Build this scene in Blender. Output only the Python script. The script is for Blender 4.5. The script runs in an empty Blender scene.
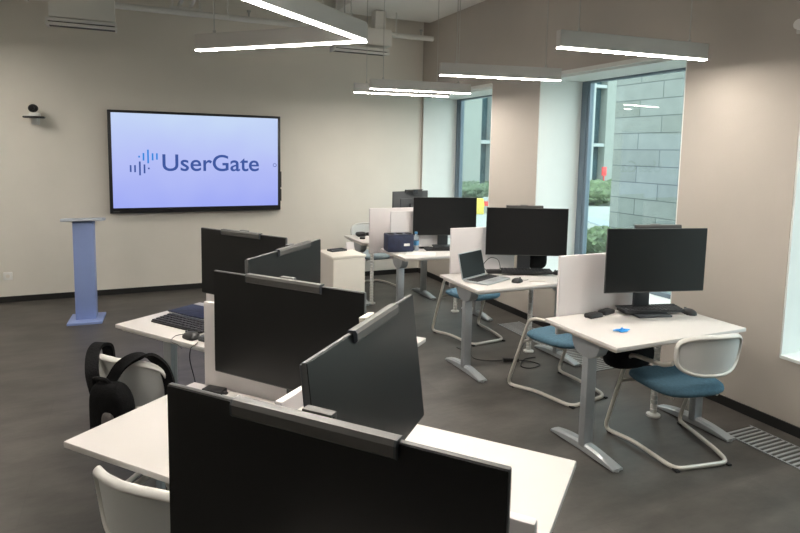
import bpy, bmesh, math, random
from mathutils import Vector, Matrix
random.seed(7)
PI = math.pi
R = math.radians
C = bpy.context.scene.collection
sc = bpy.context.scene

# ------------------------------------------------------------------ materials
def mat(name, col, rough=0.5, metal=0.0, noise=0.0, nscale=8.0, bump=0.0, bscale=60.0, spec=0.5, coat=0.0):
    m = bpy.data.materials.new(name); m.use_nodes = True
    nt = m.node_tree; b = nt.nodes['Principled BSDF']
    b.inputs['Base Color'].default_value = (*col, 1); b.inputs['Roughness'].default_value = rough
    b.inputs['Metallic'].default_value = metal; b.inputs['Specular IOR Level'].default_value = spec
    b.inputs['Coat Weight'].default_value = coat
    tc = nt.nodes.new('ShaderNodeTexCoord')
    if noise > 0:
        n = nt.nodes.new('ShaderNodeTexNoise'); n.inputs['Scale'].default_value = nscale; n.inputs['Detail'].default_value = 5
        nt.links.new(tc.outputs['Object'], n.inputs['Vector'])
        r = nt.nodes.new('ShaderNodeValToRGB')
        r.color_ramp.elements[0].position = 0.3; r.color_ramp.elements[1].position = 0.7
        r.color_ramp.elements[0].color = (*[c * (1 - noise) for c in col], 1)
        r.color_ramp.elements[1].color = (*[min(1, c * (1 + noise)) for c in col], 1)
        nt.links.new(n.outputs['Fac'], r.inputs['Fac']); nt.links.new(r.outputs['Color'], b.inputs['Base Color'])
    if bump > 0:
        n2 = nt.nodes.new('ShaderNodeTexNoise'); n2.inputs['Scale'].default_value = bscale; n2.inputs['Detail'].default_value = 3
        nt.links.new(tc.outputs['Object'], n2.inputs['Vector'])
        bp = nt.nodes.new('ShaderNodeBump'); bp.inputs['Strength'].default_value = bump; bp.inputs['Distance'].default_value = 0.01
        nt.links.new(n2.outputs['Fac'], bp.inputs['Height']); nt.links.new(bp.outputs['Normal'], b.inputs['Normal'])
    return m

def emit(name, col, s):
    m = bpy.data.materials.new(name); m.use_nodes = True; nt = m.node_tree; nt.nodes.clear()
    o = nt.nodes.new('ShaderNodeOutputMaterial'); e = nt.nodes.new('ShaderNodeEmission')
    e.inputs['Color'].default_value = (*col, 1); e.inputs['Strength'].default_value = s
    nt.links.new(e.outputs[0], o.inputs[0]); return m

LAMP = 76.0
M = {}
M['wall'] = mat('wall_paint', (.71, .675, .61), .85, noise=.02, nscale=3, bump=.05, bscale=200)
M['wall_r'] = mat('wall_paint_beige_shaded', (.46, .42, .375), .85, noise=.02, nscale=3, bump=.05, bscale=200)  # beige paint, with the window wall's shade put into the colour
M['reveal'] = mat('reveal_white', (.77, .80, .78), .7, noise=.01)
M['ceil'] = mat('ceiling_grey', (.80, .79, .76), .85, noise=.03, nscale=2)
M['black_trim'] = mat('black_skirting', (.008, .008, .008), .5)
M['desk'] = mat('white_laminate', (.63, .60, .575), .42, noise=.015, nscale=5)
M['deskedge'] = mat('laminate_edge', (.74, .69, .62), .5)
M['screen'] = mat('lilac_white_panel', (.76, .72, .72), .45, noise=.01)
M['steel'] = mat('silver_paint', (.40, .42, .44), .38, metal=.55, noise=.03, nscale=20)
M['steel_lt'] = mat('polished_foot', (.50, .53, .55), .36, metal=.6)
M['tube'] = mat('warm_grey_tube', (.60, .57, .52), .36, metal=.35)
M['chairplastic'] = mat('pale_plastic', (.66, .65, .62), .45)
M['chairmesh'] = mat('pale_membrane', (.60, .61, .60), .6, bump=.15, bscale=400)
M['blue'] = mat('blue_fabric', (.085, .175, .245), .9, noise=.12, nscale=60, bump=.25, bscale=500)
M['greyblue'] = mat('pale_blue_fabric', (.28, .34, .37), .9, noise=.1, nscale=60, bump=.2, bscale=500)
M['lcd'] = mat('matt_black_screen', (.0045, .0048, .0054), .33, spec=.42)
M['lcd_dim'] = mat('laptop_screen_black', (.010, .012, .012), .4, spec=.15)
M['bezel'] = mat('dark_bezel', (.016, .017, .019), .4)
M['bezel_lt'] = mat('grey_bezel_edge', (.085, .085, .085), .45, metal=.2)
M['mback'] = mat('monitor_back_grey', (.07, .075, .082), .5)
M['blackp'] = mat('black_plastic', (.012, .012, .013), .45)
M['key'] = mat('key_caps', (.022, .022, .025), .55)
M['darkgrey'] = mat('dark_grey_plastic', (.05, .055, .062), .45)
M['bar'] = mat('grey_light_bar', (.085, .083, .080), .45, metal=.2)
M['barcap'] = mat('bar_cap', (.035, .04, .048), .4)
M['white'] = mat('white_plastic', (.78, .77, .74), .4)
M['lect'] = mat('periwinkle_lacquer', (.26, .34, .62), .4, noise=.02)
M['lect_top'] = mat('pale_grey_top', (.50, .54, .60), .35)
M['blackfab'] = mat('black_nylon', (.006, .006, .0065), .8, noise=.3, nscale=30, bump=.3, bscale=120, spec=.12)
M['greyfab'] = mat('grey_mesh_fabric', (.11, .10, .095), .9, bump=.4, bscale=300)
M['navy'] = mat('navy_cover', (.014, .020, .052), .6, noise=.3, nscale=12, bump=.3, bscale=40)
M['bluecloth'] = mat('bright_blue_cloth', (.02, .28, .75), .7, noise=.15, nscale=40)
M['cab'] = mat('cream_cabinet', (.70, .66, .59), .5, noise=.01)
M['cabside'] = mat('cabinet_side', (.60, .56, .50), .5)
M['lampbody'] = mat('lamp_housing_white', (.55, .54, .52), .5)
M['lamp'] = emit('lamp_diffuser', (1.0, .93, .84), LAMP)
M['lampside'] = emit('lamp_diffuser_side', (1.0, .94, .86), 6.0)
M['wire'] = mat('steel_wire', (.5, .5, .48), .4, metal=.5)
M['aluframe'] = mat('blue_grey_window_frame', (.17, .22, .27), .4, metal=.3)
M['bead'] = mat('bead_white', (.72, .72, .68), .5)
M['gap'] = mat('dark_slot', (.07, .068, .062), .7)
M['duct'] = mat('duct_grey', (.70, .69, .65), .55)
M['bottle_cap'] = mat('blue_cap', (.06, .22, .42), .4)
M['red'] = mat('red_sign', (.75, .05, .05), .5)
M['yellow'] = mat('yellow_paint', (.80, .62, .08), .5)
M['extwhite'] = mat('facade_white', (.38, .41, .40), .7, noise=.03)
M['extcream'] = mat('facade_cream', (.28, .30, .27), .8, noise=.05, nscale=2)
M['extglass'] = mat('facade_glass', (.05, .10, .12), .12, noise=.5, nscale=.8)
M['pave'] = mat('pale_paving', (.36, .37, .33), .9, noise=.08, nscale=2)
M['kerb'] = mat('grey_kerb', (.36, .40, .42), .9, noise=.05)
M['lawn'] = mat('lawn_green', (.12, .24, .06), .95, noise=.3, nscale=10)
M['leaf'] = mat('leaf_green', (.13, .18, .08), .8, noise=.35, nscale=6)
M['leaf2'] = mat('leaf_green_dark', (.11, .16, .085), .8, noise=.35, nscale=6)
M['stem'] = mat('brown_stem', (.10, .07, .04), .9)

def floor_mat():
    m = mat('dark_stone_tiles', (.06, .056, .052), .42); nt = m.node_tree; b = nt.nodes['Principled BSDF']
    tc = nt.nodes.new('ShaderNodeTexCoord')
    mp = nt.nodes.new('ShaderNodeMapping'); mp.inputs['Rotation'].default_value = (0, 0, R(0))
    nt.links.new(tc.outputs['Object'], mp.inputs['Vector'])
    br = nt.nodes.new('ShaderNodeTexBrick'); br.inputs['Scale'].default_value = 1.0
    br.inputs['Brick Width'].default_value = 1.0; br.inputs['Row Height'].default_value = .5
    br.inputs['Mortar Size'].default_value = .0025; br.inputs['Mortar Smooth'].default_value = .2
    br.inputs['Color1'].default_value = (.073, .067, .061, 1); br.inputs['Color2'].default_value = (.062, .057, .052, 1)
    br.inputs['Mortar'].default_value = (.058, .054, .050, 1)
    nt.links.new(mp.outputs[0], br.inputs['Vector'])
    n = nt.nodes.new('ShaderNodeTexNoise'); n.inputs['Scale'].default_value = 2.2; n.inputs['Detail'].default_value = 8; n.inputs['Roughness'].default_value = .65
    mp2 = nt.nodes.new('ShaderNodeMapping'); mp2.inputs['Scale'].default_value = (1, 2.2, 1)
    nt.links.new(tc.outputs['Object'], mp2.inputs['Vector']); nt.links.new(mp2.outputs[0], n.inputs['Vector'])
    rp = nt.nodes.new('ShaderNodeValToRGB'); rp.color_ramp.elements[0].position = .3; rp.color_ramp.elements[1].position = .72
    rp.color_ramp.elements[0].color = (.58, .57, .55, 1); rp.color_ramp.elements[1].color = (1.45, 1.43, 1.40, 1)
    nt.links.new(n.outputs['Fac'], rp.inputs['Fac'])
    mx = nt.nodes.new('ShaderNodeMix'); mx.data_type = 'RGBA'; mx.blend_type = 'MULTIPLY'; mx.inputs[0].default_value = 1
    nt.links.new(br.outputs['Color'], mx.inputs[6]); nt.links.new(rp.outputs['Color'], mx.inputs[7])
    nt.links.new(mx.outputs[2], b.inputs['Base Color'])
    n3 = nt.nodes.new('ShaderNodeTexNoise'); n3.inputs['Scale'].default_value = 40; n3.inputs['Detail'].default_value = 4
    nt.links.new(tc.outputs['Object'], n3.inputs['Vector'])
    bp = nt.nodes.new('ShaderNodeBump'); bp.inputs['Strength'].default_value = .12; bp.inputs['Distance'].default_value = .004
    nt.links.new(n3.outputs['Fac'], bp.inputs['Height']); nt.links.new(bp.outputs[0], b.inputs['Normal'])
    return m
M['floor'] = floor_mat()

def stone_mat():
    m = mat('pale_stone_cladding', (.5, .55, .53), .8); nt = m.node_tree; b = nt.nodes['Principled BSDF']
    tc = nt.nodes.new('ShaderNodeTexCoord'); sp = nt.nodes.new('ShaderNodeSeparateXYZ'); cb = nt.nodes.new('ShaderNodeCombineXYZ')
    nt.links.new(tc.outputs['Object'], sp.inputs[0]); nt.links.new(sp.outputs['Y'], cb.inputs['X']); nt.links.new(sp.outputs['Z'], cb.inputs['Y'])
    br = nt.nodes.new('ShaderNodeTexBrick'); br.inputs['Scale'].default_value = 1
    br.inputs['Brick Width'].default_value = 1.7; br.inputs['Row Height'].default_value = .37; br.inputs['Mortar Size'].default_value = .012
    br.inputs['Color1'].default_value = (.20, .212, .197, 1); br.inputs['Color2'].default_value = (.163, .172, .152, 1); br.inputs['Mortar'].default_value = (.08, .088, .085, 1)
    br.offset = .37; br.inputs['Bias'].default_value = -.1
    nt.links.new(cb.outputs[0], br.inputs['Vector'])
    n = nt.nodes.new('ShaderNodeTexNoise'); n.inputs['Scale'].default_value = 3; n.inputs['Detail'].default_value = 6
    nt.links.new(tc.outputs['Object'], n.inputs['Vector'])
    mx = nt.nodes.new('ShaderNodeMix'); mx.data_type = 'RGBA'; mx.blend_type = 'SOFT_LIGHT'; mx.inputs[0].default_value = .3
    nt.links.new(br.outputs['Color'], mx.inputs[6]); nt.links.new(n.outputs['Fac'], mx.inputs[7])
    nt.links.new(mx.outputs[2], b.inputs['Base Color']); return m
M['stone'] = stone_mat()

def glass_mat():
    m = bpy.data.materials.new('window_glass'); m.use_nodes = True; nt = m.node_tree; nt.nodes.clear()
    o = nt.nodes.new('ShaderNodeOutputMaterial'); t = nt.nodes.new('ShaderNodeBsdfTransparent'); g = nt.nodes.new('ShaderNodeBsdfGlossy')
    t.inputs[0].default_value = (.90, .955, .94, 1); g.inputs['Roughness'].default_value = .0
    lw = nt.nodes.new('ShaderNodeLayerWeight'); lw.inputs['Blend'].default_value = .5
    pw = nt.nodes.new('ShaderNodeMath'); pw.operation = 'POWER'; pw.inputs[1].default_value = 4.5
    f = nt.nodes.new('ShaderNodeMath'); f.operation = 'MULTIPLY_ADD'; f.inputs[1].default_value = .8; f.inputs[2].default_value = .05
    nt.links.new(lw.outputs['Facing'], pw.inputs[0]); nt.links.new(pw.outputs[0], f.inputs[0])
    mx = nt.nodes.new('ShaderNodeMixShader')
    nt.links.new(f.outputs[0], mx.inputs[0]); nt.links.new(t.outputs[0], mx.inputs[1]); nt.links.new(g.outputs[0], mx.inputs[2])
    nt.links.new(mx.outputs[0], o.inputs[0]); return m
M['glass'] = glass_mat()

def bottle_mat():
    m = mat('clear_bottle', (.75, .85, .92), .08); b = m.node_tree.nodes['Principled BSDF']
    b.inputs['Transmission Weight'].default_value = .9; b.inputs['IOR'].default_value = 1.33; return m
M['bottle'] = bottle_mat()

def tv_mat():
    m = emit('display_picture', (.5, .58, 1), .58); nt = m.node_tree; e = [n for n in nt.nodes if n.type == 'EMISSION'][0]
    tc = nt.nodes.new('ShaderNodeTexCoord'); sp = nt.nodes.new('ShaderNodeSeparateXYZ'); nt.links.new(tc.outputs['Object'], sp.inputs[0])
    mr = nt.nodes.new('ShaderNodeMapRange'); mr.inputs['From Min'].default_value = -.6; mr.inputs['From Max'].default_value = .6
    n = nt.nodes.new('ShaderNodeTexNoise'); n.inputs['Scale'].default_value = 1.4; n.inputs['Detail'].default_value = 2
    nt.links.new(tc.outputs['Object'], n.inputs['Vector'])
    ad = nt.nodes.new('ShaderNodeMath'); ad.operation = 'MULTIPLY_ADD'; ad.inputs[1].default_value = .5
    nt.links.new(n.outputs['Fac'], ad.inputs[0]); nt.links.new(sp.outputs['Z'], mr.inputs['Value'])
    sb = nt.nodes.new('ShaderNodeMath'); sb.operation = 'SUBTRACT'; sb.inputs[1].default_value = .25
    nt.links.new(mr.outputs[0], ad.inputs[2]); nt.links.new(ad.outputs[0], sb.inputs[0])
    r = nt.nodes.new('ShaderNodeValToRGB'); r.color_ramp.elements[0].color = (.36, .42, .98, 1); r.color_ramp.elements[1].color = (.62, .76, 1.0, 1)
    el = r.color_ramp.elements.new(.5); el.color = (.50, .56, 1.0, 1)
    nt.links.new(sb.outputs[0], r.inputs['Fac']); nt.links.new(r.outputs['Color'], e.inputs['Color']); return m
M['tv'] = tv_mat()
M['logo_dark'] = emit('logo_slate', (.055, .105, .36), .6)
M['logo_blue'] = emit('logo_bright_blue', (.03, .24, .72), .65)

# ------------------------------------------------------------------ mesh building
class MB:
    def __init__(s): s.bm = bmesh.new(); s.mi = 0
    def _xf(s, vs, T):
        if T is not None: bmesh.ops.transform(s.bm, matrix=T, verts=vs)
    def box(s, c, d, bev=0.0, T=None, seg=2, mi=0):
        b = bmesh.new(); bmesh.ops.create_cube(b, size=1)
        bmesh.ops.scale(b, vec=d, verts=b.verts)
        if bev > 0: bmesh.ops.bevel(b, geom=b.edges[:], offset=min(bev, min(d) * .49), segments=seg, affect='EDGES', profile=.5)
        bmesh.ops.translate(b, vec=c, verts=b.verts)
        s.merge(b, T, mi); return s
    def bx(s, x0, x1, y0, y1, z0, z1, bev=0.0, T=None, mi=0, seg=2):
        return s.box(((x0 + x1) / 2, (y0 + y1) / 2, (z0 + z1) / 2), (x1 - x0, y1 - y0, z1 - z0), bev, T, seg, mi)
    def merge(s, b, T=None, mi=0):
        if T is not None: bmesh.ops.transform(b, matrix=T, verts=b.verts)
        for f in b.faces: f.material_index = mi
        me = bpy.data.meshes.new('t'); b.to_mesh(me); b.free(); s.bm.from_mesh(me); bpy.data.meshes.remove(me)
    def cyl(s, p0, p1, r0, r1=None, seg=16, mi=0):
        r1 = r0 if r1 is None else r1
        p0, p1 = Vector(p0), Vector(p1); d = p1 - p0
        b = bmesh.new(); bmesh.ops.create_cone(b, cap_ends=True, segments=seg, radius1=r0, radius2=r1, depth=d.length)
        q = d.to_track_quat('Z', 'Y').to_matrix().to_4x4(); q.translation = (p0 + p1) / 2
        s.merge(b, q, mi); return s
    def tube(s, pts, r, seg=8, closed=False, mi=0, flat=None):
        pts = [Vector(p) for p in pts]; n = len(pts); rings = []; up = None
        for i, p in enumerate(pts):
            a = pts[(i - 1) % n] if (closed or i > 0) else p; c = pts[(i + 1) % n] if (closed or i < n - 1) else p
            t = (c - a).normalized()
            if up is None:
                up = Vector((0, 0, 1)) if abs(t.z) < .9 else Vector((1, 0, 0))
            u = (up - t * up.dot(t)).normalized(); v = t.cross(u); up = u
            ru, rv = (r, r) if flat is None else flat
            rings.append([s.bm.verts.new(p + u * math.cos(2 * PI * k / seg) * ru + v * math.sin(2 * PI * k / seg) * rv) for k in range(seg)])
        m = n if closed else n - 1
        for i in range(m):
            A, B = rings[i], rings[(i + 1) % n]
            off = 0
            if closed and i == n - 1:
                off = min(range(seg), key=lambda o: (A[0].co - B[o].co).length)
            for k in range(seg):
                f = s.bm.faces.new((A[k], A[(k + 1) % seg], B[(k + 1 + off) % seg], B[(k + off) % seg])); f.material_index = mi
        if not closed:
            s.bm.faces.new(rings[0][::-1]).material_index = mi; s.bm.faces.new(rings[-1]).material_index = mi
        return s
    def lathe(s, prof, c=(0, 0, 0), seg=24, mi=0):
        rings = []
        for r, z in prof:
            if r < 1e-5: rings.append([s.bm.verts.new((c[0], c[1], c[2] + z))])
            else: rings.append([s.bm.verts.new((c[0] + r * math.cos(2 * PI * k / seg), c[1] + r * math.sin(2 * PI * k / seg), c[2] + z)) for k in range(seg)])
        for A, B in zip(rings, rings[1:]):
            for k in range(seg):
                k2 = (k + 1) % seg
                if len(A) == 1 and len(B) == 1: continue
                if len(A) == 1: f = s.bm.faces.new((A[0], B[k2], B[k]))
                elif len(B) == 1: f = s.bm.faces.new((A[k], A[k2], B[0]))
                else: f = s.bm.faces.new((A[k], A[k2], B[k2], B[k]))
                f.material_index = mi
        return s
    def prism(s, poly, ax, lo, hi, T=None, bev=0, mi=0):
        b = bmesh.new()
        def P(u, v, w): return {'x': (w, u, v), 'y': (u, w, v), 'z': (u, v, w)}[ax]
        A = [b.verts.new(P(u, v, lo)) for u, v in poly]; B = [b.verts.new(P(u, v, hi)) for u, v in poly]; n = len(poly)
        for i in range(n): b.faces.new((A[i], A[(i + 1) % n], B[(i + 1) % n], B[i]))
        b.faces.new(A[::-1]); b.faces.new(B); bmesh.ops.recalc_face_normals(b, faces=b.faces)
        if bev: bmesh.ops.bevel(b, geom=b.edges[:], offset=bev, segments=2, affect='EDGES', profile=.5)
        s.merge(b, T, mi); return s
    def grid(s, f, nu, nv, th=0.0, mi=0):
        V = [[s.bm.verts.new(f(i / nu, j / nv)) for j in range(nv + 1)] for i in range(nu + 1)]
        for i in range(nu):
            for j in range(nv): s.bm.faces.new((V[i][j], V[i + 1][j], V[i + 1][j + 1], V[i][j + 1])).material_index = mi
        return s
    def blob(s, c, rad, n=3, wob=0.0, pw=1.0, mi=0, sd=0):
        b = bmesh.new(); bmesh.ops.create_icosphere(b, subdivisions=n, radius=1)
        rnd = random.Random(sd); ph = [(Vector((rnd.gauss(0, 1), rnd.gauss(0, 1), rnd.gauss(0, 1))) * 2.2, rnd.random() * 6) for _ in range(5)]
        for v in b.verts:
            p = v.co.copy(); q = Vector([math.copysign(abs(x) ** pw, x) for x in p])
            k = 1 + wob * sum(math.sin(p.dot(d) + o) for d, o in ph) / 5
            v.co = Vector((c[0] + q.x * rad[0] * k, c[1] + q.y * rad[1] * k, c[2] + q.z * rad[2] * k))
        s.merge(b, None, mi); return s
    def build(s, name, m, parent=None, loc=(0, 0, 0), rz=0.0, smooth=True, ang=35, recalc=True):
        if recalc: bmesh.ops.recalc_face_normals(s.bm, faces=s.bm.faces)
        me = bpy.data.meshes.new(name); s.bm.to_mesh(me); s.bm.free()
        for x in (m if isinstance(m, (list, tuple)) else [m]): me.materials.append(M[x])
        if smooth:
            for p in me.polygons: p.use_smooth = True
            me.set_sharp_from_angle(angle=R(ang))
        o = bpy.data.objects.new(name, me); C.objects.link(o)
        o.location = loc; o.rotation_euler = (0, 0, rz)
        if parent is not None: o.parent = parent
        return o

def tag(o, label, cat, group=None, kind=None):
    if label: o['label'] = label
    if cat: o['category'] = cat
    if group: o['group'] = group
    if kind: o['kind'] = kind
    return o
def thing(name, label, cat, loc=(0, 0, 0), rz=0.0, group=None):
    o = bpy.data.objects.new(name, None); C.objects.link(o); o.empty_display_size = .1
    o.location = loc; o.rotation_euler = (0, 0, rz); return tag(o, label, cat, group)
def struct(o): o['kind'] = 'structure'; return o
KIDS = {}
def dup(root, loc, rz, label, group=None):
    def cp(o, par):
        c = o.copy(); C.objects.link(c); c.parent = par
        for ch in [x for x in bpy.data.objects if x.parent == o and x != c]: cp(ch, c)
        return c
    r = cp(root, None); r.location = loc; r.rotation_euler = (0, 0, rz); r['label'] = label
    if group: r['group'] = group
    return r
def smoothpath(pts, n=6, closed=False):
    P = [Vector(p) for p in pts]; out = []; N = len(P); m = N if closed else N - 1
    for i in range(m):
        p0 = P[(i - 1) % N] if closed or i > 0 else P[i]; p1 = P[i]; p2 = P[(i + 1) % N]; p3 = P[(i + 2) % N] if closed or i + 2 < N else p2
        for k in range(n):
            t = k / n
            out.append(.5 * ((2 * p1) + (p2 - p0) * t + (2 * p0 - 5 * p1 + 4 * p2 - p3) * t * t + (3 * p1 - p0 - 3 * p2 + p3) * t ** 3))
    if not closed: out.append(P[-1])
    return out
def fillet(pts, rad, n=6):
    P = [Vector(p) for p in pts]; out = [P[0]]
    for i in range(1, len(P) - 1):
        a, b, c = P[i - 1], P[i], P[i + 1]; r = rad[i] if isinstance(rad, (list, tuple)) else rad
        d1, d2 = (a - b), (c - b); r = min(r, d1.length * .48, d2.length * .48)
        s, e = b + d1.normalized() * r, b + d2.normalized() * r
        for k in range(n + 1):
            t = k / n; out.append(s * (1 - t) ** 2 + b * 2 * t * (1 - t) + e * t * t)
    out.append(P[-1]); return out

# ------------------------------------------------------------------ camera (measured from the photograph's vanishing points)
H = 1.72
f_, pit, rol, yaw = 598.64, .103773, .0187882, .426133
fw = Vector((math.sin(yaw) * math.cos(pit), math.cos(yaw) * math.cos(pit), -math.sin(pit)))
rt = Vector((math.cos(yaw), -math.sin(yaw), 0)); up = rt.cross(fw)
r2 = math.cos(rol) * rt + math.sin(rol) * up; u2 = -math.sin(rol) * rt + math.cos(rol) * up
cam = bpy.data.cameras.new('camera'); co = bpy.data.objects.new('camera', cam); C.objects.link(co)
mw = Matrix.Identity(4)
for i in range(3): mw[i][0], mw[i][1], mw[i][2] = r2[i], u2[i], -fw[i]
mw.translation = (0, 0, H); co.matrix_world = mw
cam.sensor_width = 36; cam.lens = f_ / 800 * 36; cam.shift_y = -(266.5 - 213.41) / 800; cam.clip_start = .05; cam.clip_end = 300
sc.camera = co

TH = R(-50)
A_ = Vector((math.cos(TH), math.sin(TH), 0)); B_ = Vector((-math.sin(TH), math.cos(TH), 0))
def W(a, b, z=0): return A_ * a + B_ * b + Vector((0, 0, z))

# ------------------------------------------------------------------ room shell
XR, YB, XL, YF = 3.744, 7.574, -4.2, -3.6
ZC = 3.95; SILL, HEAD = .46, 2.49; XG = 4.30
struct(MB().bx(XL - .2, XG + .1, YF - .2, YB + .2, -.12, 0).build('floor', 'floor', smooth=False))
struct(MB().bx(XL - .2, XG + .1, YF - .2, YB + .2, ZC, ZC + .15).build('ceiling', 'ceil', smooth=False))
struct(MB().bx(XL - .2, XG + .1, YB, YB + .2, 0, ZC).build('wall_back', 'wall', smooth=False))
struct(MB().bx(XL - .2, XL, YF, YB, 0, ZC).build('wall_left', 'wall', smooth=False))
struct(MB().bx(XL - .2, XG + .1, YF - .2, YF, 0, ZC).build('wall_front', 'wall', smooth=False))
WIN = [(5.80, 7.535), (3.215, 4.945), (.62, 2.367), (-2.0, -.25)]
w = MB(); ys = [YF]
w.bx(XR, XG + .1, YF, YB, 0, SILL); w.bx(XR, XG + .1, YF, YB, HEAD, ZC)
edges = [YB] + [v for a in WIN for v in (a[1], a[0])] + [YF]
for k in range(0, len(edges), 2): w.bx(XR, XG + .1, edges[k + 1], edges[k], SILL, HEAD)
struct(w.build('wall_right', 'wall_r', smooth=False))
for i, (y0, y1) in enumerate(WIN):
    t = MB()
    e = .012
    t.bx(XR + .004, XG - .03, y1 - e, y1, SILL, HEAD); t.bx(XR + .004, XG - .03, y0, y0 + e, SILL, HEAD)
    t.bx(XR + .12, XG - .03, y0 + e, y1 - e, HEAD - .03, HEAD); t.bx(XR - .012, XG - .03, y0 + e, y1 - e, SILL, SILL + .02)
    struct(t.build('trim_%d' % (i * 2 + 1), 'reveal', smooth=False))
    s = MB().bx(XR - .006, XR + .022, y0 + e, y1 - e, HEAD - .028, HEAD + .008)
    struct(s.build('trim_%d' % (i * 2 + 2), 'bead', smooth=False))
    fr = bpy.data.objects.new('window_%d' % (i + 1), None); C.objects.link(fr); struct(fr)
    g = MB()
    g.bx(XG - .03, XG + .03, y1 - .13, y1, SILL, HEAD, .006)
    g.bx(XG - .04, XG + .02, y1 - .10, y1 - .085, SILL, HEAD, .004)
    g.bx(XG - .03, XG + .03, y0, y0 + .07, SILL, HEAD, .006)
    g.bx(XG - .03, XG + .03, y0 + .07, y1 - .13, HEAD - .05, HEAD, .004); g.bx(XG - .03, XG + .03, y0 + .07, y1 - .13, SILL, SILL + .06, .004)
    g.build('window_frame', 'aluframe', fr, smooth=False)
    MB().bx(XG - .006, XG + .006, y0 + .07, y1 - .13, SILL + .06, HEAD - .05).build('window_pane', 'glass', fr, smooth=False)
# skirtings
struct(MB().bx(XL, XR - .012, YB - .012, YB, 0, .065).build('baseboard_back', 'black_trim', smooth=False))
struct(MB().bx(XR - .012, XR, YF, YB, 0, .065).build('baseboard_right', 'black_trim', smooth=False))
struct(MB().bx(XL, XL + .012, YF, YB - .012, 0, .065).build('baseboard_left', 'black_trim', smooth=False))
# lower ceiling slab near the right wall
struct(MB().bx(2.42, XR, 2.6, 7.39, 3.44, ZC).build('ceiling_slab', 'ceil', smooth=False))

# ------------------------------------------------------------------ ceiling services
p = thing('ceiling_pipe', 'long grey pipe running along the top of the back wall', 'pipe', (0, 7.05, 3.165))
MB().cyl((-2.6, 0, 0), (3.62, 0, 0), .032).build('pipe', 'duct', p)
for x in (-2.0, -.1, 1.05, 2.15, 3.1):
    MB().cyl((x, 0, .02), (x, 0, (3.44 if x > 2.42 else ZC) - 3.165), .009, seg=8).lathe([(.034, -.02), (.036, 0), (.034, .02)], (x, 0, 0)).build('hanger', 'duct', p)
for x in (1.28, 3.45): MB().cyl((x, 0, .02), (x, 0, .10), .010, seg=10).cyl((x, 0, .08), (x, 0, .1), .022, seg=12).build('sprinkler_head', 'wire', p)
def vent(name, label, x0, x1, y, z, boxes):
    t = thing(name, label, 'vent', ((x0 + x1) / 2, y, z)); hw = (x1 - x0) / 2
    MB().bx(-hw, hw, -.10, .10, .030, .055, .004).bx(-hw, hw, -.115, -.09, -.015, .012, .003).bx(-hw, -hw + .015, -.1, .1, -.01, .04).bx(hw - .015, hw, -.1, .1, -.01, .04).build('slot_frame', 'duct', t)
    MB().bx(-hw + .02, hw - .02, -.06, .09, .0, .03).build('slot', 'gap', t)
    for b in boxes: MB().bx(*b, .006).build('duct_box', 'duct', t)
vent('slot_vent', 'white slot vent under a square duct at the upper left of the back wall', -.68, -.07, 6.75, 2.86, [(-.28, .29, -.06, .2, .07, .80), ])
vent('slot_vent', 'slim slot vent by the far corner above the paired pendant lights', 2.25, 2.95, 7.0, 2.90, [(.08, .40, -.05, .2, .10, .30), (.2, .34, 0, .14, .3, .53)])
t = thing('cable_tray', 'metal cable tray and brackets hanging beside the upper left vent', 'cable tray', (.22, 6.2, 3.42))
MB().bx(-.2, .2, -3.0, 1.2, 0, .02).bx(-.2, -.185, -3, 1.2, 0, .07).bx(.185, .2, -3, 1.2, 0, .07).build('tray', 'duct', t)
for y in (-2.4, -1.2, 0, 1.0):
    MB().bx(-.26, .26, y - .02, y + .02, -.035, 0).cyl((-.23, y, -.05), (-.23, y, ZC - 3.42), .007, seg=8).cyl((.23, y, -.05), (.23, y, ZC - 3.42), .007, seg=8).build('bracket', 'duct', t)
t = thing('air_duct', 'wide grey air duct crossing under the ceiling above the wall display', 'duct', (1.35, 6.6, 3.55))
MB().bx(-.25, .25, -1.6, .9, 0, .26, .01).build('duct', 'ceil', t)
for y in (-1.3, -.6, .1): MB().bx(-.265, .265, y - .02, y + .02, -.012, .272).build('flange', 'duct', t)

def trapeze(x, y, z, w, label):
    t = thing('strut_frame', label, 'bracket', (x, y, z), 0, 'hanging strut frames under the ceiling')
    MB().bx(-w / 2, w / 2, -.02, .02, 0, .035, .003).build('crossbar', 'duct', t)
    for sx in (-1, 1):
        MB().cyl((sx * (w / 2 - .03), 0, -.03), (sx * (w / 2 - .03), 0, ZC - z), .010, seg=8).lathe([(0, -.03), (.02, -.03), (.02, -.012), (0, -.012)], (sx * (w / 2 - .03), 0, 0), 6).build('hanging_rod', 'duct', t)
    MB().cyl((-w * .2, -.5, .06), (-w * .2, .35, .06), .022, seg=10).cyl((w * .15, -.5, .055), (w * .15, .35, .055), .018, seg=10).build('conduit', 'duct', t)
trapeze(.62, 7.12, 3.20, .34, 'hanging strut frame with conduits between the two slot vents')
trapeze(-1.05, 7.12, 3.16, .40, 'hanging strut frame with conduits at the upper left picture corner')
t = thing('ceiling_speaker', 'small pale box high on the back wall at the upper left corner', 'speaker', (-1.36, 7.45, 3.22))
MB().bx(-.09, .09, -.08, .10, -.11, .11, .01).build('speaker_body', 'duct', t); MB().bx(-.07, .07, -.084, -.079, -.09, .09, .004).build('speaker_front', 'lampbody', t)
MB().bx(-.03, .03, .10, .124, -.04, .04).build('wall_bracket', 'duct', t)

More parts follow.
